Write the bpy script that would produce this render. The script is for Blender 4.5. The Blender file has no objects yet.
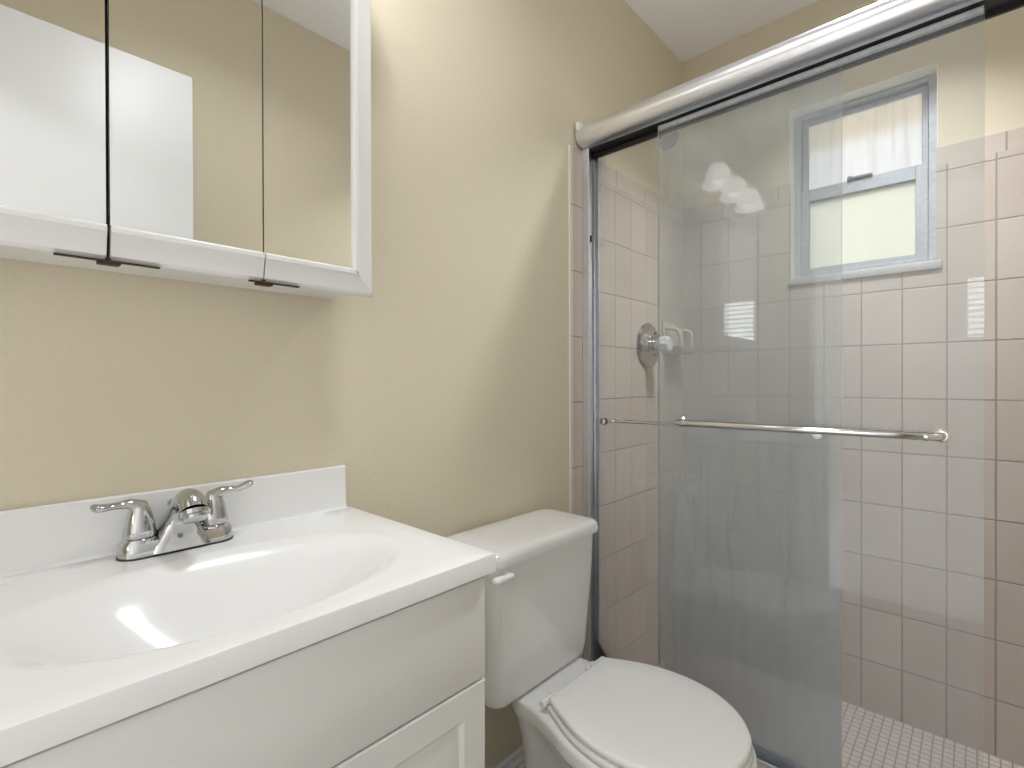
import bpy, bmesh, math, random
from mathutils import Vector, Matrix
random.seed(4)
S = bpy.context.scene
COL = S.collection
PI = math.pi

# ------------------------------------------------------------------ camera
CZ = 1.12                                   # lens height above the floor
def make_camera():
    F, yaw, pitch, roll = 503.83, math.radians(42.7587), math.radians(-0.2738), math.radians(-0.1554)
    f = Vector((math.cos(yaw), math.sin(yaw), 0)); r = Vector((math.sin(yaw), -math.cos(yaw), 0)); u = Vector((0, 0, 1))
    f2 = f*math.cos(pitch) + u*math.sin(pitch); u2 = u*math.cos(pitch) - f*math.sin(pitch)
    r3 = r*math.cos(roll) + u2*math.sin(roll); u3 = u2*math.cos(roll) - r*math.sin(roll)
    cd = bpy.data.cameras.new('camera'); cd.sensor_width = 36; cd.lens = 36*F/1024; cd.clip_start = 0.01
    c = bpy.data.objects.new('camera', cd); COL.objects.link(c)
    m = Matrix((r3, u3, -f2)).transposed().to_4x4(); m.translation = (0, 0, CZ)
    c.matrix_world = m; S.camera = c
make_camera()

# ------------------------------------------------------------------ world, light, exposure
W = bpy.data.worlds.new('World'); S.world = W; W.use_nodes = True
bg = W.node_tree.nodes['Background']
bg.inputs[0].default_value = (0.95, 0.97, 1.0, 1); bg.inputs[1].default_value = 1.9
S.cycles.diffuse_bounces = 8; S.cycles.max_bounces = 16; S.cycles.transparent_max_bounces = 16
S.view_settings.view_transform = 'Standard'; S.view_settings.look = 'None'
S.view_settings.gamma = 1; S.view_settings.exposure = -0.28; S.view_settings.use_curve_mapping = False
LAMP_W = 0.07            # each vanity bulb, watts
CEIL_W = 6.0            # added fill lamp in the bathroom ceiling
SHOW_W = 11.5            # added fill lamp over the shower
HALL_W = 64.0           # added fill lamp in the room behind
DAY = 8.0               # daylight behind the blinds
def lamp(name, typ, loc, watts, color, parent=None, **k):
    l = bpy.data.lights.new(name, typ); l.energy = watts; l.color = color
    for a, b in k.items(): setattr(l, a, b)
    o = bpy.data.objects.new(name, l); COL.objects.link(o); o.location = loc
    if parent: o.parent = parent
    return o

# ------------------------------------------------------------------ room numbers
WY = 0.91      # vanity wall
RY = -0.26     # wall opposite
BX = 2.037     # shower back wall
FX = -0.40     # wall with the doorway
CH = 2.454     # ceiling
TT = CZ + 0.715  # top of the tiles
TH = 0.008     # tile thickness
CURB = 0.168   # top of the shower curb

# ------------------------------------------------------------------ materials
MATS = {}
def mat(name, col, rough=0.5, metal=0.0, spec=0.5, bump=0.0, bscale=60, coat=0.0, vary=0.0, vscale=4):
    m = bpy.data.materials.new(name); m.use_nodes = True; nt = m.node_tree
    b = nt.nodes['Principled BSDF']
    b.inputs['Base Color'].default_value = (*col, 1); b.inputs['Roughness'].default_value = rough
    b.inputs['Metallic'].default_value = metal; b.inputs['Specular IOR Level'].default_value = spec
    b.inputs['Coat Weight'].default_value = coat
    geo = nt.nodes.new('ShaderNodeNewGeometry')
    if bump:
        n = nt.nodes.new('ShaderNodeTexNoise'); n.inputs['Scale'].default_value = bscale; n.inputs['Detail'].default_value = 3
        nt.links.new(geo.outputs['Position'], n.inputs['Vector'])
        bu = nt.nodes.new('ShaderNodeBump'); bu.inputs['Strength'].default_value = bump; bu.inputs['Distance'].default_value = 0.002
        nt.links.new(n.outputs['Fac'], bu.inputs['Height']); nt.links.new(bu.outputs[0], b.inputs['Normal'])
    if vary:
        n = nt.nodes.new('ShaderNodeTexNoise'); n.inputs['Scale'].default_value = vscale; n.inputs['Detail'].default_value = 2
        nt.links.new(geo.outputs['Position'], n.inputs['Vector'])
        mx = nt.nodes.new('ShaderNodeMix'); mx.data_type = 'RGBA'
        mx.inputs[6].default_value = (*[c*(1-vary) for c in col], 1); mx.inputs[7].default_value = (*[min(1, c*(1+vary)) for c in col], 1)
        nt.links.new(n.outputs['Fac'], mx.inputs[0]); nt.links.new(mx.outputs[2], b.inputs['Base Color'])
    MATS[name] = m
    return m

def tile_mat(name, axis, off, pitch, zoff, zpitch, grout_w, c1, c2, grout, rough=0.3, zaxis=2, wav=0.25):
    """glazed tile laid on world position: axis = horizontal axis index, zaxis = other axis"""
    m = bpy.data.materials.new(name); m.use_nodes = True; nt = m.node_tree; N = nt.nodes.new; L = nt.links.new
    b = nt.nodes['Principled BSDF']
    geo = N('ShaderNodeNewGeometry'); sep = N('ShaderNodeSeparateXYZ'); L(geo.outputs['Position'], sep.inputs[0])
    def math_(op, a, bb=None):
        n = N('ShaderNodeMath'); n.operation = op
        for i, v in enumerate((a, bb)):
            if v is None: continue
            if isinstance(v, (int, float)): n.inputs[i].default_value = v
            else: L(v, n.inputs[i])
        return n.outputs[0]
    def edge(out, o, p):
        t = math_('DIVIDE', math_('SUBTRACT', out, o), p)
        fr = math_('FRACT', t); fl = math_('FLOOR', t)
        d = math_('MULTIPLY', math_('MINIMUM', fr, math_('SUBTRACT', 1.0, fr)), p)
        return d, fl
    dx, fx = edge(sep.outputs[axis], off, pitch); dz, fz = edge(sep.outputs[zaxis], zoff, zpitch)
    d = math_('MINIMUM', dx, dz)
    mr = N('ShaderNodeMapRange'); mr.inputs[1].default_value = grout_w*0.35; mr.inputs[2].default_value = grout_w*0.75
    L(d, mr.inputs[0]); mask = mr.outputs[0]
    cmb = N('ShaderNodeCombineXYZ'); L(fx, cmb.inputs[0]); L(fz, cmb.inputs[1])
    wn = N('ShaderNodeTexWhiteNoise'); wn.noise_dimensions = '3D'; L(cmb.outputs[0], wn.inputs[0])
    no = N('ShaderNodeTexNoise'); no.inputs['Scale'].default_value = 9; no.inputs['Detail'].default_value = 3
    L(geo.outputs['Position'], no.inputs['Vector'])
    fac = math_('ADD', math_('MULTIPLY', wn.outputs['Value'], 0.5), math_('MULTIPLY', no.outputs['Fac'], 0.5))
    mx = N('ShaderNodeMix'); mx.data_type = 'RGBA'; mx.inputs[6].default_value = (*c1, 1); mx.inputs[7].default_value = (*c2, 1); L(fac, mx.inputs[0])
    mg = N('ShaderNodeMix'); mg.data_type = 'RGBA'; mg.inputs[6].default_value = (*grout, 1); L(mx.outputs[2], mg.inputs[7]); L(mask, mg.inputs[0])
    L(mg.outputs[2], b.inputs['Base Color'])
    rr = N('ShaderNodeMapRange'); rr.inputs[3].default_value = 0.85; rr.inputs[4].default_value = rough; L(mask, rr.inputs[0]); L(rr.outputs[0], b.inputs['Roughness'])
    n2 = N('ShaderNodeTexNoise'); n2.inputs['Scale'].default_value = 22; L(geo.outputs['Position'], n2.inputs['Vector'])
    h = math_('ADD', math_('MULTIPLY', mask, 1.0), math_('MULTIPLY', n2.outputs['Fac'], wav))
    bu = N('ShaderNodeBump'); bu.inputs['Strength'].default_value = 0.5; bu.inputs['Distance'].default_value = 0.0015
    L(h, bu.inputs['Height']); L(bu.outputs[0], b.inputs['Normal'])
    MATS[name] = m
    return m

def emit_mat(name, col, strength):
    m = bpy.data.materials.new(name); m.use_nodes = True; nt = m.node_tree
    nt.nodes.remove(nt.nodes['Principled BSDF'])
    e = nt.nodes.new('ShaderNodeEmission'); e.inputs[0].default_value = (*col, 1); e.inputs[1].default_value = strength
    nt.links.new(e.outputs[0], nt.nodes['Material Output'].inputs[0])
    MATS[name] = m; return m

def sheet_glass(name, tint, haze, hcol, clear_y=None):
    """tempered door glass: fresnel reflection over tinted transmission, with a haze of dried soap and painted-in reflection"""
    m = bpy.data.materials.new(name); m.use_nodes = True; nt = m.node_tree; N = nt.nodes.new; L = nt.links.new
    nt.nodes.remove(nt.nodes['Principled BSDF'])
    tr = N('ShaderNodeBsdfTransparent'); tr.inputs[0].default_value = (*tint, 1)
    gl = N('ShaderNodeBsdfGlossy'); gl.inputs['Roughness'].default_value = 0.025
    fr = N('ShaderNodeFresnel'); fr.inputs[0].default_value = 1.5
    mx = N('ShaderNodeMixShader'); L(fr.outputs[0], mx.inputs[0]); L(tr.outputs[0], mx.inputs[1]); L(gl.outputs[0], mx.inputs[2])
    df = N('ShaderNodeBsdfDiffuse'); df.inputs[0].default_value = (*hcol, 1)
    tl = N('ShaderNodeBsdfTranslucent'); tl.inputs[0].default_value = (*hcol, 1)
    ad = N('ShaderNodeMixShader'); ad.inputs[0].default_value = 0.35; L(df.outputs[0], ad.inputs[1]); L(tl.outputs[0], ad.inputs[2])
    geo = N('ShaderNodeNewGeometry'); mp = N('ShaderNodeMapping'); mp.inputs['Scale'].default_value = (1, 5, 0.8)
    L(geo.outputs['Position'], mp.inputs[0])
    no = N('ShaderNodeTexNoise'); no.inputs['Scale'].default_value = 3.0; no.inputs['Detail'].default_value = 4; L(mp.outputs[0], no.inputs['Vector'])
    mr = N('ShaderNodeMapRange'); mr.inputs[1].default_value = 0.3; mr.inputs[2].default_value = 0.7
    mr.inputs[3].default_value = haze*0.78; mr.inputs[4].default_value = haze*1.22; L(no.outputs['Fac'], mr.inputs[0])
    hz = mr.outputs[0]
    if clear_y is not None:                 # soap and painted reflection haze: thick near the floor, thin at the wall end of the sheet
        sy = N('ShaderNodeSeparateXYZ'); L(geo.outputs['Position'], sy.inputs[0])
        my = N('ShaderNodeMapRange'); my.inputs[1].default_value = clear_y-0.05; my.inputs[2].default_value = clear_y+0.05
        my.inputs[3].default_value = 1.0; my.inputs[4].default_value = 0.12; L(sy.outputs[1], my.inputs[0])
        mz = N('ShaderNodeMapRange'); mz.inputs[1].default_value = 0.45; mz.inputs[2].default_value = 1.35
        mz.inputs[3].default_value = 2.3; mz.inputs[4].default_value = 0.9; L(sy.outputs[2], mz.inputs[0])
        m0 = N('ShaderNodeMath'); m0.operation = 'MULTIPLY'; L(hz, m0.inputs[0]); L(mz.outputs[0], m0.inputs[1]); hz = m0.outputs[0]
        mm = N('ShaderNodeMath'); mm.operation = 'MULTIPLY'; L(hz, mm.inputs[0]); L(my.outputs[0], mm.inputs[1]); hz = mm.outputs[0]
    m2 = N('ShaderNodeMixShader'); L(hz, m2.inputs[0]); L(mx.outputs[0], m2.inputs[1]); L(ad.outputs[0], m2.inputs[2])
    L(m2.outputs[0], nt.nodes['Material Output'].inputs[0])
    MATS[name] = m; return m

def frosted(name, col, rough, streak):
    m = bpy.data.materials.new(name); m.use_nodes = True; nt = m.node_tree; N = nt.nodes.new; L = nt.links.new
    nt.nodes.remove(nt.nodes['Principled BSDF'])
    rf = N('ShaderNodeBsdfRefraction'); rf.inputs['Roughness'].default_value = rough; rf.inputs['IOR'].default_value = 1.35
    tl = N('ShaderNodeBsdfTranslucent')
    geo = N('ShaderNodeNewGeometry'); mp = N('ShaderNodeMapping'); mp.inputs['Scale'].default_value = (1, 70, 3)
    L(geo.outputs['Position'], mp.inputs[0])
    no = N('ShaderNodeTexNoise'); no.inputs['Scale'].default_value = 1.0; no.inputs['Detail'].default_value = 3; L(mp.outputs[0], no.inputs['Vector'])
    mc = N('ShaderNodeMix'); mc.data_type = 'RGBA'; mc.inputs[6].default_value = (*[c*(1-streak) for c in col], 1); mc.inputs[7].default_value = (*col, 1)
    mr = N('ShaderNodeMapRange'); mr.inputs[1].default_value = 0.35; mr.inputs[2].default_value = 0.55; L(no.outputs['Fac'], mr.inputs[0]); L(mr.outputs[0], mc.inputs[0])
    L(mc.outputs[2], rf.inputs[0]); L(mc.outputs[2], tl.inputs[0])
    mx = N('ShaderNodeMixShader'); mx.inputs[0].default_value = 0.25; L(rf.outputs[0], mx.inputs[1]); L(tl.outputs[0], mx.inputs[2])
    L(mx.outputs[0], nt.nodes['Material Output'].inputs[0])
    MATS[name] = m; return m

PAINT = (0.69, 0.625, 0.485)
mat('paint', PAINT, 0.55, spec=0.35, bump=0.25, bscale=90)
mat('ceiling_paint', (0.88, 0.88, 0.90), 0.9, bump=1.0, bscale=70)
mat('white_trim', (0.78, 0.77, 0.75), 0.35)
mat('white_door', (0.72, 0.72, 0.735), 0.4)
mat('cabinet_white', (0.72, 0.715, 0.695), 0.38, bump=0.05, bscale=30)
mat('marble_white', (0.81, 0.81, 0.81), 0.17, coat=0.0)
mat('porcelain', (0.84, 0.84, 0.835), 0.12, coat=0.4)
mat('seat_plastic', (0.88, 0.88, 0.88), 0.22)
mat('chrome', (0.57, 0.575, 0.59), 0.08, metal=1.0)
mat('chrome_bright', (0.85, 0.85, 0.87), 0.10, metal=1.0)
mat('aluminium', (0.86, 0.87, 0.93), 0.30, metal=1.0)
mat('aluminium_dull', (0.52, 0.54, 0.58), 0.45, metal=0.7, vary=0.25, vscale=60)
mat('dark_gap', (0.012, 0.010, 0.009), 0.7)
mat('black_rubber', (0.02, 0.02, 0.02), 0.5)
mat('old_brass', (0.05, 0.025, 0.015), 0.55, metal=0.5)
mat('glass_edge', (0.60, 0.66, 0.63), 0.25)
mat('acrylic_knob', (0.80, 0.82, 0.82), 0.08, spec=0.8)
mat('grey_face', (0.20, 0.21, 0.22), 0.5)
mat('sill_stone', (0.50, 0.49, 0.48), 0.35, vary=0.15, vscale=30)
mat('cream_reveal', (0.90, 0.88, 0.78), 0.5)
mat('caulk', (0.80, 0.76, 0.68), 0.5)
mat('mirror', (0.92, 0.93, 0.92), 0.0, metal=1.0)
mat('cabinet_trim', (0.80, 0.80, 0.80), 0.3)
mat('dish_ceramic', (0.62, 0.57, 0.49), 0.2)
mat('floor_vinyl', (0.32, 0.29, 0.25), 0.4, vary=0.15)
mat('carpet', (0.42, 0.38, 0.33), 0.95, bump=0.5, bscale=300)
mat('hall_paint', (0.86, 0.85, 0.83), 0.6)
mat('bare_brown', (0.34, 0.25, 0.15), 0.7)
mat('soffit', (0.98, 0.80, 0.62), 0.7)
mat('lawn', (0.66, 0.68, 0.56), 0.9)
mat('baseboard_paint', (0.78, 0.79, 0.80), 0.35)
T1, T2, TG = (0.52, 0.455, 0.395), (0.62, 0.56, 0.505), (0.37, 0.31, 0.27)
tile_mat('tile_back', 1, -0.039, 0.1083, CZ-0.0585, 0.1745, 0.0042, T1, T2, TG, rough=0.22)
tile_mat('tile_left', 0, 1.385, 0.108, CZ-0.0585, 0.1745, 0.0032, T1, T2, TG, rough=0.25)
tile_mat('tile_edge_left', 0, 1.301, 5, CZ-0.063, 0.2, 0.004, T1, T2, TG)
tile_mat('tile_cap_back', 1, -0.06, 0.2, 0, 9, 0.004, T1, T2, TG)
tile_mat('tile_cap_left', 0, 1.30, 0.2, 0, 9, 0.004, T1, T2, TG)
tile_mat('mosaic', 1, 0.0, 0.0247, 0.0, 0.0247, 0.0035, (0.53, 0.47, 0.42), (0.60, 0.54, 0.49), (0.33, 0.28, 0.25), rough=0.5, zaxis=0, wav=0.1)
sheet_glass('door_glass', (0.960, 0.970, 0.966), 0.085, (0.68, 0.74, 0.84))  # bluish haze colour paints reflections into the sheet, besides the soap
sheet_glass('door_glass_hazed', (0.960, 0.970, 0.966), 0.16, (0.76, 0.80, 0.86), clear_y=0.66)
frosted('frosted_upper', (0.98, 0.97, 0.97), 0.28, 0.07)
frosted('frosted_lower', (0.93, 0.92, 0.84), 0.6, 0.0)
emit_mat('lamp_glass', (1.0, 0.97, 0.94), 3.8)
emit_mat('daylight_sheet', (0.93, 0.97, 1.0), DAY)

# ------------------------------------------------------------------ mesh helpers
def finish(name, bm, material, parent=None, smooth=True, ang=35):
    me = bpy.data.meshes.new(name); bmesh.ops.recalc_face_normals(bm, faces=bm.faces[:]); bm.to_mesh(me); bm.free()
    for m in (material if isinstance(material, (list, tuple)) else [material]): me.materials.append(MATS[m])
    if smooth:
        for p in me.polygons: p.use_smooth = True
        me.set_sharp_from_angle(angle=math.radians(ang))
    o = bpy.data.objects.new(name, me); COL.objects.link(o)
    if parent:
        o.parent = parent
        o.matrix_parent_inverse = Matrix.Translation(parent.location).inverted() if parent.get('root') else Matrix.Identity(4)
    return o
def box(bm, x0, x1, y0, y1, z0, z1, bevel=0.0, seg=2, mi=0):
    n = bmesh.new()
    bmesh.ops.create_cube(n, size=1)
    for v in n.verts:
        v.co = Vector(((x0+x1)/2+v.co.x*(x1-x0), (y0+y1)/2+v.co.y*(y1-y0), (z0+z1)/2+v.co.z*(z1-z0)))
    if bevel: bmesh.ops.bevel(n, geom=n.edges[:], offset=bevel, segments=seg, profile=0.5, affect='EDGES')
    for f in n.faces: f.material_index = mi
    merge(bm, n); return bm
def merge(bm, n):
    me = bpy.data.meshes.new('tmp'); n.to_mesh(me); n.free(); bm.from_mesh(me); bpy.data.meshes.remove(me)
def B(*a, **k):
    bm = bmesh.new(); box(bm, *a, **k); return bm
def loft(bm, rings, cap0=True, cap1=True, closed=True, mi=0):
    vs = [[bm.verts.new(p) for p in r] for r in rings]
    n = len(vs[0])
    for a, b in zip(vs, vs[1:]):
        for i in range(n if closed else n-1):
            j = (i+1) % n
            f = bm.faces.new((a[i], a[j], b[j], b[i])); f.material_index = mi
    if cap0: bm.faces.new(vs[0][::-1]).material_index = mi
    if cap1: bm.faces.new(vs[-1]).material_index = mi
    return vs
def lathe(bm, prof, origin, axis=(0, 0, 1), n=28, mi=0, cap=True):
    """prof: list of (radius, height) along axis"""
    q = Vector((0, 0, 1)).rotation_difference(Vector(axis).normalized()); o = Vector(origin)
    rings = [[o + q @ Vector((max(r, 1e-4)*math.cos(2*PI*i/n), max(r, 1e-4)*math.sin(2*PI*i/n), h)) for i in range(n)] for r, h in prof]
    loft(bm, rings, cap, cap, mi=mi)
def tube(bm, pts, rad, n=14, flat=None, mi=0):
    """tube through points; rad: number or list; flat: list of z squash"""
    P = [Vector(p) for p in pts]; m = len(P)
    R_ = rad if isinstance(rad, (list, tuple)) else [rad]*m
    F_ = flat or [1.0]*m
    rings = []; up = None
    for i in range(m):
        t = (P[min(i+1, m-1)] - P[max(i-1, 0)]).normalized()
        if up is None:
            up = Vector((0, 0, 1)) if abs(t.z) < 0.9 else Vector((0, 1, 0))
        s = t.cross(up).normalized(); up = s.cross(t).normalized()
        rings.append([P[i] + s*math.cos(2*PI*k/n)*R_[i] + up*math.sin(2*PI*k/n)*R_[i]*F_[i] for k in range(n)])
    loft(bm, rings)
def smooth_path(pts, sub=6):
    """Catmull-Rom through tuples (any length)"""
    out = []
    P = [pts[0]] + list(pts) + [pts[-1]]
    for i in range(1, len(P)-2):
        for k in range(sub):
            t = k/sub; a, b, c, d = P[i-1], P[i], P[i+1], P[i+2]
            out.append(tuple(0.5*((2*b[j]) + (-a[j]+c[j])*t + (2*a[j]-5*b[j]+4*c[j]-d[j])*t*t + (-a[j]+3*b[j]-3*c[j]+d[j])*t**3) for j in range(len(b))))
    out.append(tuple(pts[-1])); return out
def rrect(cx, cy, hx, hy, r, n=6):
    out = []
    for sx, sy, a0 in ((1, 1, 0), (-1, 1, PI/2), (-1, -1, PI), (1, -1, 3*PI/2)):
        for k in range(n+1):
            a = a0 + PI/2*k/n
            out.append((cx + sx*(hx-r) + r*math.cos(a), cy + sy*(hy-r) + r*math.sin(a)))
    return out
def prism_y(bm, prof, y0, y1, mi=0):
    loft(bm, [[(x, y0, z) for x, z in prof], [(x, y1, z) for x, z in prof]], mi=mi)
def prism_x(bm, prof, x0, x1, mi=0):
    loft(bm, [[(x0, y, z) for y, z in prof], [(x1, y, z) for y, z in prof]], mi=mi)
def thing(name, label, cat, loc=(0, 0, 0), group=None):
    o = bpy.data.objects.new(name, None); COL.objects.link(o); o.location = loc; o.empty_display_size = 0.05
    o['root'] = 1; o['label'] = label; o['category'] = cat
    if group: o['group'] = group
    return o
def tag(o, label, cat, group=None):
    o['label'] = label; o['category'] = cat
    if group: o['group'] = group
    return o
def struct(name, bm, m, parent=None, label=None, **k):
    o = finish(name, bm, m, parent, **k)
    if not parent: o['kind'] = 'structure'
    if label: o['label'] = label
    return o

# ------------------------------------------------------------------ room shell
T = 0.12
struct('floor', B(FX-T, BX+T, RY-T, WY+T, -0.06, 0), 'floor_vinyl', smooth=False, label='bathroom floor beside the toilet')
struct('ceiling', B(FX-T, BX+T, RY-T, WY+T, CH, CH+0.06), 'ceiling_paint', smooth=False, label='grey textured ceiling')
struct('wall_left', B(FX-T, BX+T, WY, WY+T, 0, CH), 'paint', smooth=False, label='beige painted wall behind vanity and toilet')
struct('wall_right', B(FX-T, BX+T, RY-T, RY, 0, CH), 'paint', smooth=False, label='beige wall seen in the mirror')
# back wall with window opening
OY0, OY1, OZ0, OZ1 = 0.093, 0.503, CZ+0.345, CZ+0.978
bm = bmesh.new()
box(bm, BX, BX+T, RY, OY0, 0, CH); box(bm, BX, BX+T, OY1, WY, 0, CH)
box(bm, BX, BX+T, OY0, OY1, 0, OZ0); box(bm, BX, BX+T, OY0, OY1, OZ1, CH)
struct('wall_back', bm, 'paint', smooth=False, label='back wall of the shower with the small window')
# wall with doorway behind the camera
bm = bmesh.new()
DY0, DY1, DZ = -0.15, 0.66, 2.05
box(bm, FX-T, FX, RY, DY0, 0, CH); box(bm, FX-T, FX, DY1, WY, 0, CH); box(bm, FX-T, FX, DY0, DY1, DZ, CH)
struct('wall_front', bm, 'paint', smooth=False, label='wall with the doorway behind the camera')
# tile surround
x = BX - TH
bm = bmesh.new()
ty0, ty1 = OY0+0.002, OY1-0.002
box(bm, x, BX, RY, ty0, 0.02, CZ+0.66, mi=0); box(bm, x, BX, ty1, WY, 0.02, CZ+0.66, mi=0); box(bm, x, BX, ty0, ty1, 0.02, OZ0)
box(bm, x, BX, RY, ty0, CZ+0.66, TT, mi=1); box(bm, x, BX, ty1, WY, CZ+0.66, TT, mi=1)
struct('trim_1', bm, ['tile_back', 'tile_cap_back'], smooth=False, label='beige glazed tiles on the shower back wall')
bm = bmesh.new(); y = WY - TH
box(bm, 1.301, x, y, WY, 0.0, CZ+0.66, mi=0); box(bm, 1.301, x, y, WY, CZ+0.66, TT, mi=2)
prism = [(1.244, WY), (1.244, WY-0.003), (1.249, WY-0.007), (1.258, y), (1.301, y), (1.301, WY)]
loft(bm, [[(a, b, 0.0) for a, b in prism], [(a, b, TT) for a, b in prism]], mi=1)
struct('trim_2', bm, ['tile_left', 'tile_edge_left', 'tile_cap_left'], smooth=False, label='beige glazed tiles on the shower side wall')
struct('trim_3', B(1.301, x, RY, RY+TH, 0.0, TT), 'tile_left', smooth=False, label='beige tiles on the far side wall of the shower')
struct('trim_4', B(1.2395, 1.2438, WY-0.004, WY, 0.0, TT), 'caulk', smooth=False, label='pale caulk line along the tile edge')
# shower floor and curb
struct('trim_5', B(1.41, x, RY+TH, WY-TH, 0, 0.025), 'mosaic', smooth=False, label='small mosaic tiles of the shower floor')
struct('trim_6', B(1.262, 1.41, RY+TH, WY-TH, 0, CURB, bevel=0.004), 'tile_left', label='tiled shower curb')
# baseboard with ridges
pr = [(WY, 0), (WY-0.018, 0), (WY-0.018, 0.085), (WY-0.012, 0.094), (WY-0.015, 0.104), (WY-0.008, 0.114), (WY-0.008, 0.124), (WY-0.003, 0.132), (WY, 0.132)]
bm = bmesh.new(); prism_x(bm, pr, 0.52, 1.238); struct('baseboard_left', bm, 'baseboard_paint', ang=20)
bm = bmesh.new(); prism_x(bm, [(-a+WY+RY, b) for a, b in pr], -0.1, 1.24); struct('baseboard_right', bm, 'baseboard_paint', ang=20)

# room behind the camera (seen only in reflections)
HX0, HX1, HY0, HY1 = -3.35, FX-T, -1.5, 1.7
bm = bmesh.new(); box(bm, HX0-0.1, HX1, HY0, HY1, -0.06, 0); struct('floor_bedroom', bm, 'hall_paint', smooth=False)
bm = bmesh.new(); box(bm, HX0-0.1, HX1, HY0, HY1, CH, CH+0.06); struct('ceiling_bedroom', bm, 'ceiling_paint', smooth=False)
bm = bmesh.new(); box(bm, HX0-0.1, HX1, HY0-0.1, HY0, 0, CH); struct('wall_bedroom_right', bm, 'hall_paint', smooth=False)
bm = bmesh.new(); box(bm, HX0-0.1, HX1, HY1, HY1+0.1, 0, CH); struct('wall_bedroom_left', bm, 'hall_paint', smooth=False)
BWY0, BWY1, BWZ0, BWZ1 = -1.0, 0.066, 1.50, 2.03
bm = bmesh.new(); box(bm, HX0-0.1, HX0, HY0, BWY0, 0, CH); box(bm, HX0-0.1, HX0, BWY1, HY1, 0, CH)
box(bm, HX0-0.1, HX0, BWY0, BWY1, 0, BWZ0); box(bm, HX0-0.1, HX0, BWY0, BWY1, BWZ1, CH)
struct('wall_bedroom_back', bm, 'hall_paint', smooth=False)
bm = bmesh.new(); box(bm, HX1, FX-T+0.001, HY0, RY-T, 0, CH); box(bm, HX1, FX-T+0.001, WY+T, HY1, 0, CH)
struct('wall_bedroom_front', bm, 'hall_paint', smooth=False)
w2 = struct('window_2', B(HX0-0.09, HX0-0.08, BWY0, BWY1, BWZ0, BWZ1), 'daylight_sheet', smooth=False, label='daylit bedroom window behind the camera')
bm = bmesh.new()
for z0, z1, y0, y1 in ((BWZ0-0.05, BWZ0, BWY0-0.05, BWY1+0.05), (BWZ1, BWZ1+0.05, BWY0-0.05, BWY1+0.05), (BWZ0, BWZ1, BWY0-0.05, BWY0), (BWZ0, BWZ1, BWY1, BWY1+0.05)):
    box(bm, HX0, HX0+0.015, y0, y1, z0, z1)
finish('window_frame', bm, 'white_trim', w2, smooth=False)
bm = bmesh.new(); z = BWZ0+0.02
while z < BWZ1-0.02:
    loft(bm, [[(HX0-0.055, yy, z+0.010), (HX0-0.025, yy, z-0.004), (HX0-0.025, yy, z-0.006), (HX0-0.055, yy, z+0.008)] for yy in (BWY0+0.004, BWY1-0.004)]); z += 0.052
finish('window_blind', bm, 'white_trim', w2, smooth=False)
# bathroom door, folded back along the right wall
d = struct('door_1', B(-0.37, 0.462, -0.158, -0.123, 0.012, 2.03, bevel=0.002), 'white_door', label='flat white bathroom door standing open, seen in the mirror')
bm = bmesh.new(); lathe(bm, [(0.030, 0), (0.030, 0.006), (0.012, 0.010), (0.012, 0.030), (0.024, 0.036), (0.028, 0.048), (0.022, 0.060), (0.0, 0.064)], (0.38, -0.123, 0.95), (0, 1, 0))
finish('door_handle', bm, 'aluminium', d)
for z in (0.2, 1.0, 1.8):
    bm = bmesh.new(); lathe(bm, [(0.006, 0), (0.006, 0.09)], (-0.378, -0.125, z), n=12)
    finish('hinge', bm, 'aluminium', d)

# ------------------------------------------------------------------ shower window
FXW = 2.098
wy0, wy1, wz0, wz1 = 0.108, 0.497, CZ+0.382, CZ+0.975
bm = bmesh.new()
def frame_ring(bm, x0, x1, y0, y1, z0, z1, wl, wr, wb, wt, bev=0.002):
    box(bm, x0, x1, y0, y0+wr, z0, z1, bevel=bev, seg=1); box(bm, x0, x1, y1-wl, y1, z0, z1, bevel=bev, seg=1)
    box(bm, x0+0.0005, x1, y0+wr-0.001, y1-wl+0.001, z0, z0+wb, bevel=bev, seg=1); box(bm, x0+0.0005, x1, y0+wr-0.001, y1-wl+0.001, z1-wt, z1, bevel=bev, seg=1)
frame_ring(bm, FXW, FXW+0.05, OY0+0.001, OY1-0.001, wz0-0.012, OZ1-0.001, 0.022, 0.024, 0.026, 0.016)
w1 = struct('window_1', bm, 'aluminium_dull', label='small frosted sash window with aluminium frame over the shower tiles')
bm = bmesh.new(); frame_ring(bm, FXW+0.022, FXW+0.042, 0.1185, 0.480, CZ+0.650, CZ+0.958, 0.018, 0.016, 0.045, 0.016, 0.0015)
us = finish('upper_sash', bm, 'aluminium_dull', w1)
finish('window_pane', B(FXW+0.030, FXW+0.034, 0.134, 0.463, CZ+0.69, CZ+0.944), 'frosted_upper', us, smooth=False)
bm = bmesh.new(); frame_ring(bm, FXW+0.002, FXW+0.021, 0.118, 0.480, CZ+0.396, CZ+0.700, 0.026, 0.032, 0.016, 0.050, 0.0015)
box(bm, FXW-0.004, FXW+0.004, 0.150, 0.454, CZ+0.655, CZ+0.662)
ls = finish('lower_sash', bm, 'aluminium_dull', w1)
finish('window_pane', B(FXW+0.010, FXW+0.014, 0.149, 0.455, CZ+0.411, CZ+0.651), 'frosted_lower', ls, smooth=False)
bm = bmesh.new(); box(bm, FXW-0.006, FXW+0.010, 0.265, 0.335, CZ+0.700, CZ+0.709, bevel=0.002)
lathe(bm, [(0.008, 0), (0.008, 0.012), (0.005, 0.016)], (FXW+0.002, 0.330, CZ+0.698), n=12)
finish('latch', bm, 'grey_face', w1)
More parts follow.
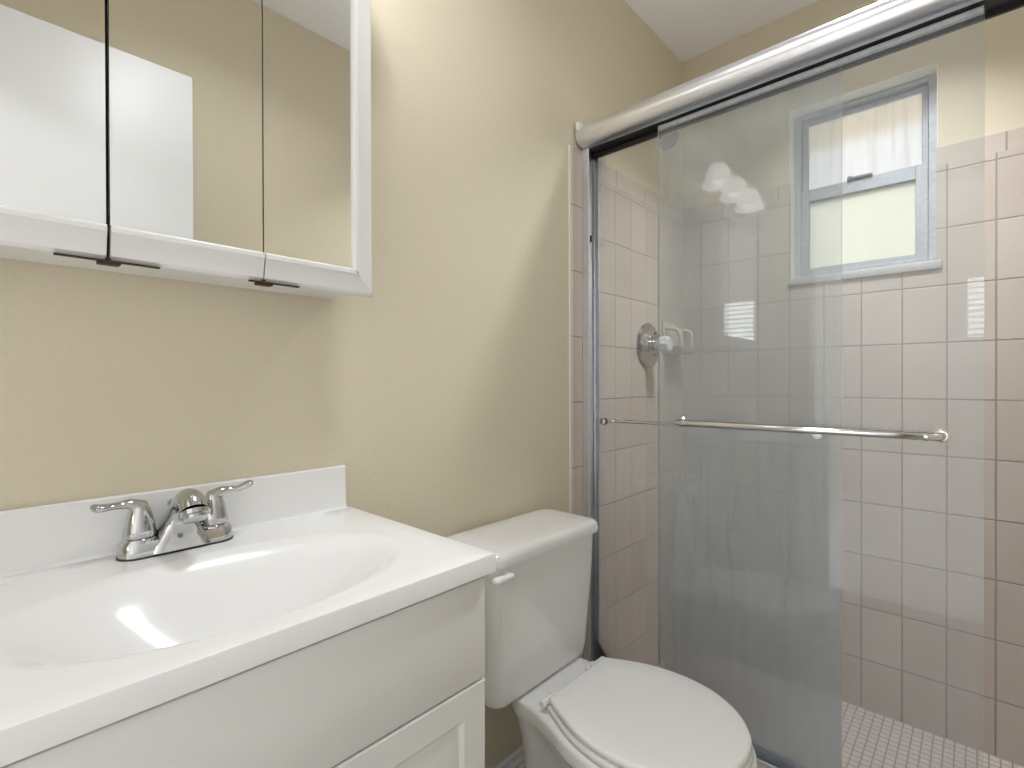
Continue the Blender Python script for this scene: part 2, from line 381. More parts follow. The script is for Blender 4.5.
# plastered reveal lining, head and jambs
bm = bmesh.new()
box(bm, BX-0.001, FXW+0.001, OY0, OY1, OZ1-0.001, OZ1+0.001)
box(bm, BX-0.001, FXW+0.001, OY1-0.0012, OY1+0.001, OZ0, OZ1); box(bm, BX-0.001, FXW+0.001, OY0-0.001, OY0+0.0008, OZ0, OZ1)
finish('reveal', bm, 'cream_reveal', w1, smooth=False)
finish('window_sill', B(BX-0.016, FXW+0.05, OY0-0.012, OY1+0.004, CZ+0.343, CZ+0.3695, bevel=0.003), 'sill_stone', w1)
# outside: eave and lawn that colour the frosted panes
tag(finish('roof_eave', B(2.20, 2.86, -0.9, 1.9, CZ+1.14, CZ+1.24), 'soffit', smooth=False), 'warm wooden roof eave glowing through the top of the frosted window', 'roof eave')
struct('trim_7', B(2.2, 9, -5, 7, -0.3, -0.2), 'lawn', smooth=False, label='ground outside the window')

# ------------------------------------------------------------------ sliding shower door
sd = thing('shower_door', 'two-panel sliding glass shower door with thick aluminium header and towel bars', 'shower door', (1.33, 0.33, CURB))
GY1 = WY - TH
HB = CZ + 0.719
# header: rounded aluminium tube with dark channel beneath
prof = []
for k in range(13):
    a = PI/2 + PI*k/12*0.97
    prof.append((1.300 + 0.036*math.cos(a), CZ+0.753 + 0.034*math.sin(a)))
prof += [(1.309, HB), (1.309, HB+0.006), (1.366, HB+0.006), (1.366, HB), (1.369, HB), (1.370, CZ+0.775), (1.360, CZ+0.785)]
bm = bmesh.new(); prism_y(bm, prof, RY+TH, GY1)
finish('header_rail', bm, 'aluminium', sd, ang=40)
bm = bmesh.new(); box(bm, 1.3092, 1.3658, RY+TH+0.001, GY1-0.001, HB-0.001, HB+0.0055)
box(bm, 1.358, 1.3655, RY+TH+0.001, GY1-0.001, HB-0.010, HB-0.001)
finish('track_channel', bm, 'black_rubber', sd, smooth=False)
bm = bmesh.new(); box(bm, 1.262, 1.290, GY1-0.012, GY1, CZ+0.764, CZ+0.790, bevel=0.004)
finish('end_cap', bm, 'cabinet_trim', sd)
for sgn, yy in ((-1, GY1), (1, RY+TH)):
    bm = bmesh.new()
    y0, y1 = sorted((yy, yy+sgn*0.024))
    box(bm, 1.298, 1.306, y0, y1, CURB+0.0015, HB-0.0005, bevel=0.0015, seg=1)
    y0, y1 = sorted((yy, yy+sgn*0.005)); box(bm, 1.306, 1.362, y0, y1, CURB+0.0015, HB-0.0005)
    y0, y1 = sorted((yy, yy+sgn*0.018)); box(bm, 1.361, 1.367, y0, y1, CURB+0.0015, HB-0.0005, bevel=0.001, seg=1)
    finish('side_jamb', bm, 'aluminium', sd)
bm = bmesh.new(); box(bm, 1.300, 1.372, RY+TH+0.027, GY1-0.027, CURB+0.0005, CURB+0.008, bevel=0.001, seg=1)
box(bm, 1.300, 1.306, RY+TH+0.027, GY1-0.027, CURB+0.007, CURB+0.032, bevel=0.001, seg=1); box(bm, 1.338, 1.342, RY+TH+0.027, GY1-0.027, CURB+0.007, CURB+0.028); box(bm, 1.366, 1.372, RY+TH+0.027, GY1-0.027, CURB+0.007, CURB+0.022)
finish('bottom_track', bm, 'aluminium', sd)
finish('bumper', B(1.307, 1.320, GY1-0.022, GY1-0.006, CZ+0.432, CZ+0.452, bevel=0.002), 'old_brass', sd)
def glass_panel(xc, y0, y1, lab, gm='door_glass'):
    bm = bmesh.new(); box(bm, xc-0.003, xc+0.003, y0, y1, CURB+0.016, HB-0.010)
    for f in bm.faces:
        f.material_index = 0 if abs(f.normal.x) > 0.5 else 1
    o = finish('glass_panel', bm, [gm, 'glass_edge'], sd, smooth=False); o['label'] = lab
    bm = bmesh.new(); box(bm, xc-0.005, xc+0.005, y0+0.001, y1-0.001, HB-0.016, HB-0.003, bevel=0.001, seg=1); finish('hanger_rail', bm, 'aluminium_dull' if gm == 'door_glass' else 'black_rubber', o)
    return o
GO, GI = 1.324, 1.350
g1 = glass_panel(GO, -0.009, 0.661, 'outer glass panel with the long towel bar')
g2 = glass_panel(GI, 0.227, GY1-0.006, 'inner glass panel beside the wall', 'door_glass_hazed')
def towel_bar(par, xg, sx, y0, y1, z, r):
    bm = bmesh.new(); xb = xg + sx*0.045
    pts = [(xg+sx*0.004, y0+0.013, z), (xg+sx*0.025, y0+0.013, z), (xg+sx*0.038, y0+0.016, z), (xb, y0+0.028, z), (xb, (y0+y1)/2, z), (xb, y1-0.028, z), (xg+sx*0.038, y1-0.016, z), (xg+sx*0.025, y1-0.013, z), (xg+sx*0.004, y1-0.013, z)]
    tube(bm, pts, r, 16)
    for yy in (y0+0.013, y1-0.013): lathe(bm, [(r*1.7, 0), (r*1.7, 0.004), (r*1.2, 0.007)], (xg+sx*0.0035, yy, z), (sx, 0, 0), n=18)
    for yy in (y0+0.013, y1-0.013): lathe(bm, [(r*1.4, 0), (r*1.4, 0.005)], (xg-sx*0.0035, yy, z), (-sx, 0, 0), n=18)
    for yy in (y0+0.034, y1-0.036): lathe(bm, [(r*1.0, 0), (r*1.18, 0.001), (r*1.18, 0.006), (r*1.0, 0.007)], (xb, yy-0.003, z), (0, 1, 0), n=18)
    return finish('towel_bar', bm, 'chrome_bright', par)
towel_bar(g1, GO, -1, 0.040, 0.603, CZ-0.110, 0.008)
towel_bar(g2, GI, 1, 0.262, 0.872, CZ-0.125, 0.0072)

# ------------------------------------------------------------------ shower fittings
sh = thing('overhead_shower', 'chrome shower head on a short arm, seen through the glass', 'shower head', (1.706, WY, CZ+0.915))
bm = bmesh.new(); lathe(bm, [(0.026, 0), (0.025, 0.004), (0.016, 0.010), (0.010, 0.012)], (1.706, WY, CZ+0.915), (0, -1, 0))
finish('flange', bm, 'chrome', sh)
bm = bmesh.new(); tube(bm, smooth_path([(1.706, WY-TH-0.003, CZ+0.915), (1.706, WY-0.030, CZ+0.919), (1.706, WY-0.048, CZ+0.917), (1.706, WY-0.062, CZ+0.906)], 5), 0.008); finish('arm', bm, 'chrome', sh)
bm = bmesh.new(); ax = Vector((0.0, -0.62, -0.78)); o0 = Vector((1.706, WY-0.060, CZ+0.908))
lathe(bm, [(0.009, 0), (0.013, 0.004), (0.013, 0.014), (0.010, 0.018), (0.016, 0.022), (0.017, 0.032), (0.030, 0.052), (0.036, 0.058), (0.037, 0.068), (0.035, 0.070)], o0, ax, n=32)
hd = finish('head', bm, 'chrome', sh)
bm = bmesh.new(); lathe(bm, [(0.032, 0.0702), (0.032, 0.0716), (0.012, 0.0726), (0.0, 0.0726)], o0, ax, n=32)
q = Vector((0, 0, 1)).rotation_difference(ax.normalized())
for k in range(12):
    lathe(bm, [(0.003, 0), (0.002, 0.003)], o0 + q @ Vector((0.022*math.cos(k*PI/6), 0.022*math.sin(k*PI/6), 0.0712)), ax, n=8)
finish('spray_face', bm, 'grey_face', hd)

vx, vz = 1.718, CZ+0.133
sv = thing('shower_valve', 'round chrome shower valve plate with a clear knob on the tiles', 'shower valve', (vx, WY-TH, vz))
bm = bmesh.new(); lathe(bm, [(0.083, 0), (0.084, 0.004), (0.078, 0.010), (0.066, 0.008), (0.056, 0.010), (0.038, 0.018), (0.034, 0.022)], (vx, WY-TH, vz), (0, -1, 0), n=48)
finish('escutcheon', bm, 'chrome', sv)
bm = bmesh.new(); lathe(bm, [(0.021, 0.020), (0.020, 0.045), (0.014, 0.048)], (vx, WY-TH, vz), (0, -1, 0)); finish('stem', bm, 'chrome', sv)
bm = bmesh.new()
rings = []
for r, h in ((0.018, 0.046), (0.026, 0.050), (0.029, 0.060), (0.029, 0.080), (0.024, 0.088), (0.010, 0.090)):
    rings.append([(vx + r*(1+0.06*math.cos(8*2*PI*k/48))*math.cos(2*PI*k/48), WY-TH-h, vz + r*(1+0.06*math.cos(8*2*PI*k/48))*math.sin(2*PI*k/48)) for k in range(48)])
loft(bm, rings); finish('knob', bm, 'acrylic_knob', sv)

sx0, sx1 = 1.835, 1.975
sp = thing('soap_dish', 'pale ceramic soap dish with grab bar fixed in the shower corner', 'soap dish', ((sx0+sx1)/2, WY-TH, CZ+0.11))
finish('back_plate', B(sx0, sx1, WY-TH-0.010, WY-TH, CZ+0.105, CZ+0.232, bevel=0.004), 'dish_ceramic', sp)
bm = bmesh.new()
out = rrect((sx0+sx1)/2, WY-TH-0.042, 0.066, 0.036, 0.02)
inn = rrect((sx0+sx1)/2, WY-TH-0.042, 0.058, 0.028, 0.016)
lo = rrect((sx0+sx1)/2, WY-TH-0.036, 0.055, 0.028, 0.016)
loft(bm, [[(a, b, CZ+0.108) for a, b in lo], [(a, b, CZ+0.130) for a, b in out], [(a, b, CZ+0.136) for a, b in out], [(a, b, CZ+0.136) for a, b in inn], [(a, b, CZ+0.122) for a, b in inn]])
finish('tray', bm, 'dish_ceramic', sp)
bm = bmesh.new()
tube(bm, [(sx0+0.014, WY-TH-0.052, CZ+0.196), (sx1-0.014, WY-TH-0.052, CZ+0.196)], 0.006)
tube(bm, smooth_path([(sx0+0.014, WY-TH-0.006, CZ+0.205), (sx0+0.014, WY-TH-0.05, CZ+0.200), (sx0+0.018, WY-TH-0.066, CZ+0.175), (sx0+0.02, WY-TH-0.066, CZ+0.134)], 5), 0.009)
tube(bm, smooth_path([(sx1-0.014, WY-TH-0.006, CZ+0.205), (sx1-0.014, WY-TH-0.05, CZ+0.200), (sx1-0.018, WY-TH-0.066, CZ+0.175), (sx1-0.02, WY-TH-0.066, CZ+0.134)], 5), 0.007)
finish('grab_bar', bm, 'dish_ceramic', sp)

# ------------------------------------------------------------------ medicine cabinet
mc = thing('medicine_cabinet', 'white three-door mirrored medicine cabinet on the wall above the sink', 'medicine cabinet', (0.2, WY, CZ+0.158))
MZ0, MZ1 = CZ+0.158, 1.86
YF = 0.800     # mirror face
bm = bmesh.new(); box(bm, -0.078, 0.478, YF+0.016, WY-0.0005, MZ0, MZ1, bevel=0.002, seg=1); finish('body', bm, 'cabinet_trim', mc)
finish('shadow_gap', B(-0.07, 0.47, YF+0.0125, YF+0.017, MZ0+0.002, MZ1-0.004), 'dark_gap', mc, smooth=False)  # near-black sheet, paints the shade seen between the mirror doors
RZ = CZ + 0.197
def mirror_door(x0, x1, stile_left, stile_right, lab):
    xm0 = x0 + (0.036 if stile_left else 0); xm1 = x1 - (0.040 if stile_right else 0)
    bm = bmesh.new(); box(bm, x0+0.0005, x1-0.0005, YF+0.0042, YF+0.0120, MZ0+0.001, MZ1-0.001)
    dr = finish('mirror_door', bm, 'cabinet_trim', mc, smooth=False); dr['label'] = lab
    finish('mirror_pane', B(xm0, xm1, YF, YF+0.004, RZ-0.002, MZ1-0.036), 'mirror', dr, smooth=False)
    pr = [(YF+0.012, MZ0-0.004), (YF+0.003, MZ0-0.003), (YF-0.001, MZ0+0.001), (YF-0.006, RZ-0.012), (YF-0.008, RZ-0.009), (YF-0.008, RZ-0.003), (YF-0.004, RZ), (YF+0.003, RZ), (YF+0.0038, MZ0+0.01), (YF+0.012, MZ0+0.0005)]
    def rail(prof, name):
        bm = bmesh.new()
        a = x0; b = x1
        r0 = [(a + (0.0), y, z) for y, z in prof]
        # mitre against the stile
        r1 = [((b - (z-MZ0)*(0.040/0.039) if stile_right else b), y, z) for y, z in prof]
        r0 = [((a + (z-MZ0)*(0.036/0.039) if stile_left else a), y, z) for y, z in prof]
        loft(bm, [r0, r1]); return finish(name, bm, 'cabinet_trim', dr, ang=25)
    rail(pr, 'bottom_rail')
    bm = bmesh.new(); prism_x(bm, [(y, MZ0+MZ1-z) for y, z in pr], x0, x1); finish('top_rail', bm, 'cabinet_trim', dr, ang=25)
    def stile(xe, s):
        bm = bmesh.new(); rings = []
        w = 0.040 if s < 0 else 0.036
        prs = [(0.0, YF+0.012), (-0.0, YF+0.003), (0.003, YF-0.001), (w-0.012, YF-0.006), (w-0.009, YF-0.008), (w-0.003, YF-0.008), (w, YF-0.004), (w, YF+0.003), (0.01, YF+0.0038)]
        for zz, k in ((MZ0, 1), (MZ1, -1)):
            rings.append([(xe + s*dx, yy, zz + k*(dx*(0.039/w)) + (-0.003 if k > 0 else 0)) for dx, yy in prs])
        loft(bm, rings); finish('side_stile', bm, 'cabinet_trim', dr, ang=25)
    if stile_right: stile(x1, -1)
    if stile_left: stile(x0, 1)
    return dr
mirror_door(-0.098, 0.1190, True, False, 'left mirror door')
mirror_door(0.1230, 0.3068, False, False, 'middle mirror door')
mirror_door(0.3088, 0.4965, False, True, 'right mirror door')
for xa, xb, xg in ((0.070, 0.175, 0.121), (0.287, 0.362, 0.308)):
    bm = bmesh.new(); z = MZ0-0.006
    box(bm, xa, xb, YF-0.003, YF+0.004, z-0.0005, z+0.0012); box(bm, xg-0.011, xg+0.012, YF-0.006, YF+0.008, z-0.0045, z+0.0008, bevel=0.001, seg=1)
    lathe(bm, [(0.003, 0), (0.003, 0.008)], (xg, YF+0.003, z-0.003), n=10)
    box(bm, xg-0.0012, xg+0.0012, YF-0.004, YF+0.002, z, z+0.004)
    finish('pivot_hinge', bm, 'old_brass', mc, smooth=False)

# ------------------------------------------------------------------ vanity light (above the cabinet, reflected in the shower glass)
VX = [0.52, 0.325, 0.13]; VZ = CZ + 0.86
vl = thing('vanity_light', 'three-shade vanity light glowing above the cabinet, reflected in the shower glass', 'light fixture', (0.325, WY, VZ+0.08))
finish('wall_plate', B(0.06, 0.59, WY-0.025, WY-0.0005, VZ+0.05, VZ+0.12, bevel=0.006), 'aluminium', vl)
for vxx in VX:
    bm = bmesh.new(); tube(bm, smooth_path([(vxx, WY-0.02, VZ+0.085), (vxx, WY-0.06, VZ+0.095), (vxx, WY-0.11, VZ+0.085), (vxx, WY-0.115, VZ+0.065)], 5), 0.007)
    lathe(bm, [(0.022, 0), (0.022, 0.02), (0.012, 0.026)], (vxx, WY-0.115, VZ+0.042)); finish('arm', bm, 'aluminium', vl)
    bm = bmesh.new(); c = (vxx, WY-0.115, VZ)
    po = [(0.018, 0.045), (0.030, 0.038), (0.042, 0.020), (0.048, -0.005), (0.056, -0.030), (0.066, -0.045)]
    n = 32
    rings = [[(c[0]+r*math.cos(2*PI*k/n), c[1]+r*math.sin(2*PI*k/n), c[2]+h) for k in range(n)] for r, h in po + [(r-0.003, h+0.001) for r, h in po[::-1]]]
    loft(bm, rings); finish('lamp_shade', bm, 'lamp_glass', vl)
    lamp('bulb', 'POINT', (vxx, WY-0.115, VZ-0.01), LAMP_W, (1.0, 0.93, 0.83), shadow_soft_size=0.03).name = 'vanity_bulb'
# added fill lamps, built as recessed downlights
def ceiling_fill(x, y, label, watts, r=0.10, spread=125):
    t = thing('ceiling_fill_light', label, 'ceiling light', (x, y, CH))
    bm = bmesh.new(); lathe(bm, [(r*1.02, 0.0), (r*1.25, 0.0), (r*1.25, 0.004), (r*1.05, 0.008), (r*1.02, 0.006)], (x, y, CH), (0, 0, -1), n=40, cap=False); finish('trim_ring', bm, 'cabinet_trim', t)
    bm = bmesh.new(); lathe(bm, [(r, 0.0), (r, 0.003), (r*0.7, 0.005), (0, 0.006)], (x, y, CH), (0, 0, -1), n=40)
    finish('lens', bm, 'lamp_glass', t)
    lamp('ceiling_fill_bulb', 'AREA', (x, y, CH-0.010), watts, (0.93, 0.965, 1.0), shape='DISK', size=2*r, spread=math.radians(spread))
ceiling_fill(0.55, 0.42, 'added round fill light in the ceiling over the middle of the bathroom', CEIL_W, 0.13, 140)
ceiling_fill(-1.5, 1.1, 'added round fill light in the ceiling of the room behind the doorway', HALL_W, 0.18, 180)

ceiling_fill(1.56, 0.20, 'added small fill light in the ceiling over the shower', SHOW_W, 0.07, 105)

# ------------------------------------------------------------------ vanity
GZ = 0.703; CT = CZ - 0.242; CXR = 0.506; CXL = -0.092; CYF = 0.500; CTH = 0.026
vc = thing('vanity_cabinet', 'white painted vanity cabinet under the sink countertop', 'cabinet', (0.207, 0.71, 0))
bm = bmesh.new()
x0, x1, y0, y1, z1 = CXL+0.008, CXR-0.010, CYF+0.028, WY-0.003, CT-CTH-0.0005
box(bm, x0, x0+0.016, y0, y1, 0.09, z1); box(bm, x1-0.016, x1, y0, y1, 0.09, z1); box(bm, x0, x1, y1-0.008, y1, 0.09, z1-0.10); box(bm, x0, x1, y0, y1, 0.09, 0.106)
box(bm, x0, x1, y0, y0+0.016, GZ-0.02, GZ+0.02); box(bm, x0, x1, y0, y0+0.016, 0.09, 0.13); box(bm, x0, x1, y0, y0+0.010, CT-CTH-0.03, z1); box(bm, CXL+0.02, CXR-0.02, CYF+0.08, WY-0.02, 0.0, 0.09)
finish('body', bm, 'cabinet_white', vc, smooth=False)
finish('drawer_front', B(CXL+0.009, CXR-0.011, CYF+0.010, CYF+0.0275, GZ+0.0015, CT-CTH-0.007, bevel=0.002), 'cabinet_white', vc)
def panel_door(x0, x1, z0, z1, lab):
    bm = bmesh.new(); yb = CYF+0.0275; yf = CYF+0.010
    def ring(i, y): return [(x0+i, y, z0+i), (x1-i, y, z0+i), (x1-i, y, z1-i), (x0+i, y, z1-i)]
    loft(bm, [ring(0, yb), ring(0, yf+0.002), ring(0.002, yf), ring(0.040, yf), ring(0.047, yf+0.0045), ring(0.052, yf+0.0045), ring(0.072, yf+0.001), ring(0.074, yf+0.001)])
    o = finish('door', bm, 'cabinet_white', vc, ang=12); o['label'] = lab
    return o
xm = (CXL+CXR)/2
dl = panel_door(CXL+0.009, xm-0.002, 0.12, GZ-0.0015, 'left raised-panel door')
dr_ = panel_door(xm+0.002, CXR-0.011, 0.12, GZ-0.0015, 'right raised-panel door')
for o_, kx in ((dl, xm-0.03), (dr_, xm+0.03)):
    bm = bmesh.new(); lathe(bm, [(0.006, 0), (0.006, 0.012), (0.014, 0.018), (0.014, 0.024), (0.0, 0.028)], (kx, CYF+0.010, GZ-0.24), (0, -1, 0), n=20); finish('knob', bm, 'aluminium', o_)

# countertop with integral oval basin
ct = thing('vanity_countertop', 'glossy white cultured marble countertop with moulded oval sink and backsplash', 'countertop', (0.207, 0.70, CT-CTH))
ecx, ecy, ea, eb = 0.219, 0.667, 0.228, 0.139
N = 128
def ell(t, s=1.0): return (ecx+ea*s*math.cos(t), ecy+eb*s*math.sin(t))
def rect_pt(t, inset=0.0):
    x0, x1, y0, y1 = CXL+inset, CXR-inset, CYF+inset, WY-0.0005
    dx, dy = math.cos(t)*ea, math.sin(t)*eb
    k = min((x1-ecx)/dx if dx > 1e-9 else ((x0-ecx)/dx if dx < -1e-9 else 1e9), (y1-ecy)/dy if dy > 1e-9 else ((y0-ecy)/dy if dy < -1e-9 else 1e9))
    return (ecx+dx*k, ecy+dy*k)
angs = [2*PI*i/N for i in range(N)]
for cx_, cy_ in ((CXR, WY), (CXL, WY), (CXL, CYF), (CXR, CYF)):      # snap rays to the corners
    a = math.atan2((cy_-ecy)/eb, (cx_-ecx)/ea) % (2*PI); i = min(range(N), key=lambda j: abs(angs[j]-a)); angs[i] = a
bm = bmesh.new()
e = [ell(a) for a in angs]; r0 = [rect_pt(a, 0.003) for a in angs]; r1 = [rect_pt(a, 0.0008) for a in angs]; r2 = [rect_pt(a) for a in angs]
mid = [((a[0]+b[0])/2, (a[1]+b[1])/2) for a, b in zip(e, r0)]
loft(bm, [[(x, y, CT) for x, y in e], [(x, y, CT) for x, y in mid], [(x, y, CT) for x, y in r0], [(x, y, CT-0.0008) for x, y in r1], [(x, y, CT-0.003) for x, y in r2], [(x, y, CT-CTH) for x, y in r2], [(x, y, CT-CTH) for x, y in [rect_pt(a, 0.02) for a in angs]]], False, False)
finish('slab', bm, 'marble_white', ct, ang=50)
bm = bmesh.new(); rings = []
for k in range(33):
    s = 1 - k/33*0.94
    dep = 0.115*(1 - s**2.2)**1.9
    rings.append([(x, y, CT-dep) for x, y in [ell(a, s) for a in angs]])
vs = loft(bm, rings, False, True); finish('sink_basin', bm, 'marble_white', ct, ang=60)
bm = bmesh.new(); lathe(bm, [(0.0, 0), (0.022, 0), (0.022, 0.003), (0.018, 0.004), (0.016, 0.002), (0.0, 0.002)], (ecx, ecy, CT-0.1262), n=28); finish('drain', bm, 'chrome', ct)
# backsplash with a small cove
bsx = CXR-0.012
pr = [(WY-0.0005, CT+0.0002), (WY-0.0005, CT+0.080), (WY-0.004, CT+0.0815), (WY-0.013, CT+0.0815), (WY-0.016, CT+0.079), (WY-0.0165, CT+0.010), (WY-0.018, CT+0.004), (WY-0.022, CT+0.0002)]
bm = bmesh.new(); prism_x(bm, pr, CXL, bsx); finish('backsplash', bm, 'marble_white', ct, ang=30)

# ------------------------------------------------------------------ faucet
fx, fy = 0.2095, 0.862
fc = thing('faucet', 'chrome two-handle bathroom faucet at the back of the sink', 'faucet', (fx, fy, CT))
def stadium(hx, hy, z, cx=fx, cy=fy, n=14):
    out = []
    for k in range(n+1): a = -PI/2 + PI*k/n; out.append((cx+hx-hy+hy*math.cos(a), cy+hy*math.sin(a), z))
    for k in range(n+1): a = PI/2 + PI*k/n; out.append((cx-hx+hy+hy*math.cos(a), cy+hy*math.sin(a), z))
    return out
bm = bmesh.new(); loft(bm, [stadium(0.0730, 0.0232, CT), stadium(0.0730, 0.0232, CT+0.0025)]); finish('gasket', bm, 'black_rubber', fc)
bm = bmesh.new(); loft(bm, [stadium(0.0720, 0.0225, CT+0.0025), stadium(0.0715, 0.0222, CT+0.018), stadium(0.069, 0.0200, CT+0.022), stadium(0.067, 0.018, CT+0.0225)])
for s in (-1, 1): lathe(bm, [(0.0212, 0.018), (0.0205, 0.025), (0.018, 0.027)], (fx+s*0.0465, fy, CT), n=28)
finish('base_plate', bm, 'chrome', fc)
# spout: flared body climbing from the plate, rounded nose leaning over the bowl
bm = bmesh.new(); n = 28; rings = []
secs = [(fy-0.003, CT+0.004, 0.039, 0.0245, 0, 5.0), (fy-0.003, CT+0.016, 0.034, 0.0235, 0, 5.0), (fy-0.006, CT+0.034, 0.025, 0.0205, 8, 4.0), (fy-0.013, CT+0.052, 0.0175, 0.0180, 25, 2.6), (fy-0.028, CT+0.069, 0.0150, 0.0150, 55, 2.0), (fy-0.047, CT+0.078, 0.0155, 0.0150, 80, 2.0), (fy-0.066, CT+0.077, 0.0165, 0.0160, 108, 2.0), (fy-0.076, CT+0.067, 0.0165, 0.0155, 138, 2.0)]
secs = smooth_path(secs, 4)
def sup(c, e_): return math.copysign(abs(c)**(2/e_), c)
for yy, zz, hw, hd_, tilt, ex in secs:
    a = math.radians(tilt)
    rings.append([(fx + hw*sup(math.cos(2*PI*k/n), ex), yy + hd_*sup(math.sin(2*PI*k/n), ex)*math.cos(a), zz + hd_*sup(math.sin(2*PI*k/n), ex)*math.sin(a)) for k in range(n)])
loft(bm, rings); finish('spout', bm, 'chrome', fc, ang=45)
bm = bmesh.new(); lathe(bm, [(0.0158, 0), (0.0180, 0.001), (0.0180, 0.007), (0.0150, 0.008), (0.0150, 0.012), (0.010, 0.012)], (fx, fy-0.0765, CT+0.0665), (0, -0.50, -0.86), n=28)
finish('aerator', bm, 'chrome', fc)
bm = bmesh.new(); lathe(bm, [(0.003, 0), (0.003, 0.038), (0.0065, 0.040), (0.0065, 0.046), (0.003, 0.049)], (fx-0.003, fy+0.0185, CT+0.020), n=16); finish('lift_rod', bm, 'chrome', fc)
bm = bmesh.new(); lathe(bm, [(0.0035, 0), (0.003, 0.001)], (fx-0.004, fy-0.0268, CT+0.024), (0, -1, 0.3), n=14); finish('emblem', bm, 'grey_face', fc)
for s in (-1, 1):
    hx = fx + s*0.0465
    bm = bmesh.new()
    lathe(bm, [(0.0180, 0.0245), (0.0180, 0.0280)], (hx, fy, CT), n=28, mi=1)
    lathe(bm, [(0.0192, 0.0276), (0.0198, 0.0300), (0.0185, 0.040), (0.0155, 0.055), (0.0125, 0.066), (0.0095, 0.073), (0.005, 0.0765), (0.0, 0.077)], (hx, fy, CT), n=28)
    P = [(hx-s*0.002, fy, CT+0.066, 0.0115, 1.0), (hx+s*0.010, fy-0.001, CT+0.0735, 0.0092, 0.8), (hx+s*0.022, fy-0.003, CT+0.0745, 0.0070, 0.75), (hx+s*0.034, fy-0.006, CT+0.0750, 0.0074, 0.65), (hx+s*0.045, fy-0.009, CT+0.0775+s*0.002, 0.0094, 0.6), (hx+s*0.051, fy-0.010, CT+0.0795+s*0.002, 0.0085, 0.6), (hx+s*0.054, fy-0.011, CT+0.0805+s*0.002, 0.003, 0.6)]
    P = smooth_path(P, 5)
    tube(bm, [p[:3] for p in P], [p[3] for p in P], 16, [p[4] for p in P])
    finish('lever_handle', bm, ['chrome', 'dark_gap'], fc, ang=60)

# ------------------------------------------------------------------ toilet
TX = 0.937
to = thing('toilet', 'white two-piece toilet with closed seat lid beside the vanity', 'toilet', (TX, 0.60, 0))
tcx = 0.913
# tank
def tank_ring(z, hx, y0, y1, r, cx=tcx): return [(x, y, z) for x, y in rrect(cx, (y0+y1)/2, hx, (y1-y0)/2, r, 7)]
bm = bmesh.new()
loft(bm, [tank_ring(0.4222, 0.150, 0.750, 0.868, 0.02), tank_ring(0.4245, 0.161, 0.741, 0.876, 0.025), tank_ring(0.432, 0.168, 0.736, 0.882, 0.03), tank_ring(0.455, 0.172, 0.732, 0.886, 0.032), tank_ring(0.52, 0.174, 0.728, 0.888, 0.030), tank_ring(0.62, 0.180, 0.722, 0.890, 0.028), tank_ring(0.742, 0.185, 0.718, 0.892, 0.026)])
finish('tank', bm, 'porcelain', to, ang=40)
bm = bmesh.new(); Y0, Y1 = 0.709, 0.899
loft(bm, [tank_ring(0.737, 0.188, Y0+0.005, Y1-0.003, 0.028), tank_ring(0.738, 0.194, Y0, Y1, 0.03), tank_ring(0.752, 0.196, Y0-0.001, Y1, 0.032), tank_ring(0.760, 0.194, Y0+0.001, Y1-0.001, 0.032), tank_ring(0.7655, 0.188, Y0+0.007, Y1-0.006, 0.030), tank_ring(0.767, 0.178, Y0+0.017, Y1-0.014, 0.026), tank_ring(0.768, 0.12, Y0+0.06, Y1-0.05, 0.02)])
finish('tank_lid', bm, 'porcelain', to, ang=50)
# flush lever
bm = bmesh.new(); lathe(bm, [(0.010, 0), (0.010, 0.006), (0.006, 0.010), (0.006, 0.016)], (0.757, 0.720, 0.719), (0, -1, 0), n=18)
P = smooth_path([(0.762, 0.706, 0.719, 0.006, 1.0), (0.745, 0.703, 0.720, 0.0065, 1.0), (0.722, 0.701, 0.722, 0.009, 0.9), (0.708, 0.700, 0.723, 0.010, 0.8), (0.703, 0.700, 0.724, 0.004, 0.8)], 5)
tube(bm, [p[:3] for p in P], [p[3] for p in P], 14, [p[4] for p in P]); finish('flush_lever', bm, 'seat_plastic', to, ang=60)
# bowl
def sym(pts, sub=5):
    s = smooth_path(pts, sub)
    return [(x, y) for x, y in s] + [(-x, y) for x, y in s[::-1][1:-1]] if abs(s[0][0]) < 1e-6 else [(x, y) for x, y in s] + [(-x, y) for x, y in s[::-1] if abs(x) > 1e-6]
rim = sym([(0, 0.802), (0.058, 0.800), (0.082, 0.794), (0.105, 0.775), (0.119, 0.740), (0.122, 0.695), (0.136, 0.645), (0.157, 0.59), (0.168, 0.53), (0.170, 0.48), (0.162, 0.42), (0.142, 0.37), (0.112, 0.334), (0.075, 0.308), (0.035, 0.294), (0, 0.290)])
ped = sym([(0, 0.775), (0.045, 0.773), (0.062, 0.765), (0.078, 0.748), (0.086, 0.720), (0.084, 0.695), (0.082, 0.645), (0.080, 0.60), (0.080, 0.56), (0.080, 0.53), (0.078, 0.49), (0.070, 0.455), (0.055, 0.43), (0.038, 0.415), (0.018, 0.407), (0, 0.405)])
fot = [(x*1.28, 0.64+(y-0.64)*1.02) for x, y in ped]
def blend(a, b, t, z): return [(TX + p[0]*(1-t)+q[0]*t, p[1]*(1-t)+q[1]*t, z) for p, q in zip(a, b)]
def ins(a, d, z):
    return [(TX + p[0]*(1-d), 0.58+(p[1]-0.58)*(1-d*0.7), z) for p in a]
bm = bmesh.new()
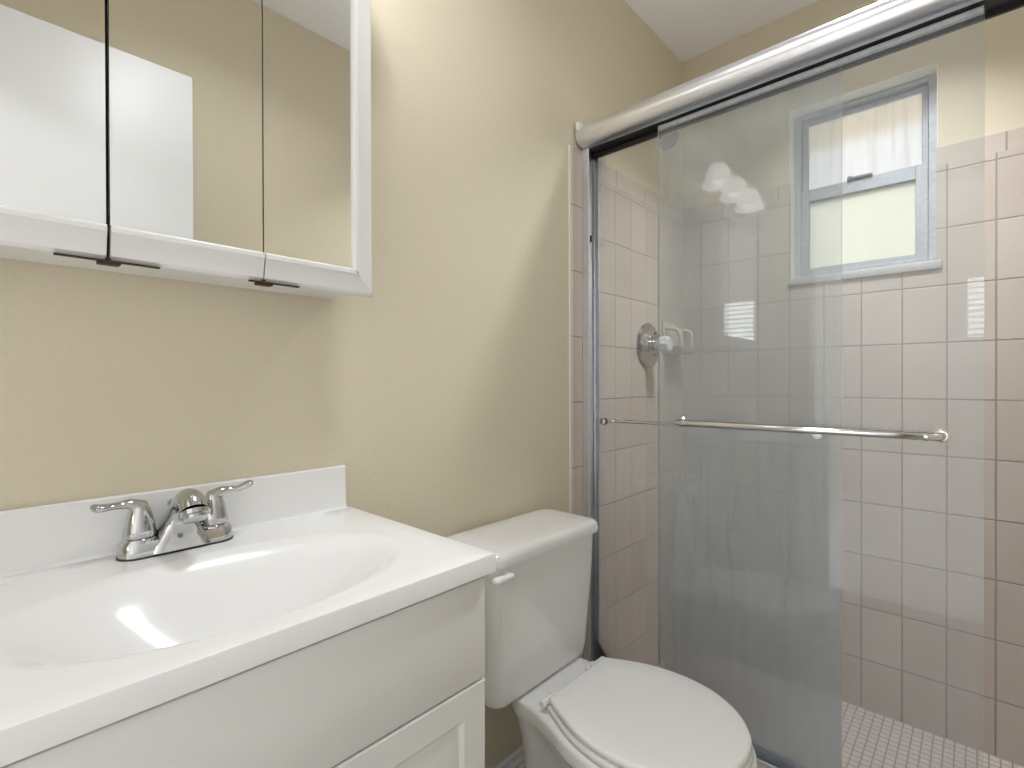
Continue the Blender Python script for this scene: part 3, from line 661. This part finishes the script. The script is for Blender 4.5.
loft(bm, [blend(fot, fot, 0, 0.0), blend(fot, fot, 0, 0.035), blend(fot, ped, 0.7, 0.055), blend(ped, ped, 0, 0.10), blend(ped, rim, 0.04, 0.20), blend(ped, rim, 0.22, 0.28), blend(ped, rim, 0.50, 0.335), blend(ped, rim, 0.74, 0.365), blend(ped, rim, 0.90, 0.380), blend(ped, rim, 0.985, 0.388), blend(rim, rim, 0, 0.396), blend(rim, rim, 0, 0.412), ins(rim, 0.012, 0.4185), ins(rim, 0.05, 0.421), ins(rim, 0.12, 0.421)])
finish('bowl', bm, 'porcelain', to, ang=60)
# seat ring and lid
lid = sym([(0, 0.664), (0.100, 0.664), (0.108, 0.660), (0.127, 0.625), (0.147, 0.58), (0.159, 0.53), (0.162, 0.48), (0.155, 0.43), (0.138, 0.388), (0.111, 0.350), (0.080, 0.324), (0.045, 0.306), (0, 0.299)])
def sc(a, d, z): return [(TX + p[0]*(1-d/0.162), 0.49+(p[1]-0.49)*(1-d/0.19), z) for p in a]
def seat_slab(name, z0, z1, grow, parent=to):
    bm = bmesh.new()
    loft(bm, [sc(lid, 0.012-grow, z0), sc(lid, 0.003-grow, z0), sc(lid, -grow, z0+0.003), sc(lid, -grow, z1-0.005), sc(lid, 0.002-grow, z1-0.0015), sc(lid, 0.007-grow, z1), sc(lid, 0.05, z1+0.0008), sc(lid, 0.11, z1+0.0012)])
    return finish(name, bm, 'seat_plastic', parent, ang=50)
seat_slab('seat', 0.4225, 0.4375, 0.002)
seat_slab('seat_lid', 0.4400, 0.4550, 0.0)
for s in (-1, 1):
    bm = bmesh.new(); xx = TX+s*0.085
    box(bm, xx-0.018, xx+0.018, 0.667, 0.694, 0.4215, 0.436, bevel=0.004)
    lathe(bm, [(0.0065, 0), (0.0075, 0.001), (0.0075, 0.051), (0.0065, 0.052)], (xx-0.018 if s > 0 else xx-0.034, 0.6735, 0.4385), (1, 0, 0), n=16)
    finish('hinge', bm, 'seat_plastic', to)
for s in (-1, 1):
    bm = bmesh.new(); lathe(bm, [(0.013, 0), (0.012, 0.006), (0.0, 0.012)], (TX+s*0.098, 0.60, 0.036), n=16)
    finish('bolt_cap', bm, 'seat_plastic', to)

for o in S.objects:
    if 'root' in o: del o['root']
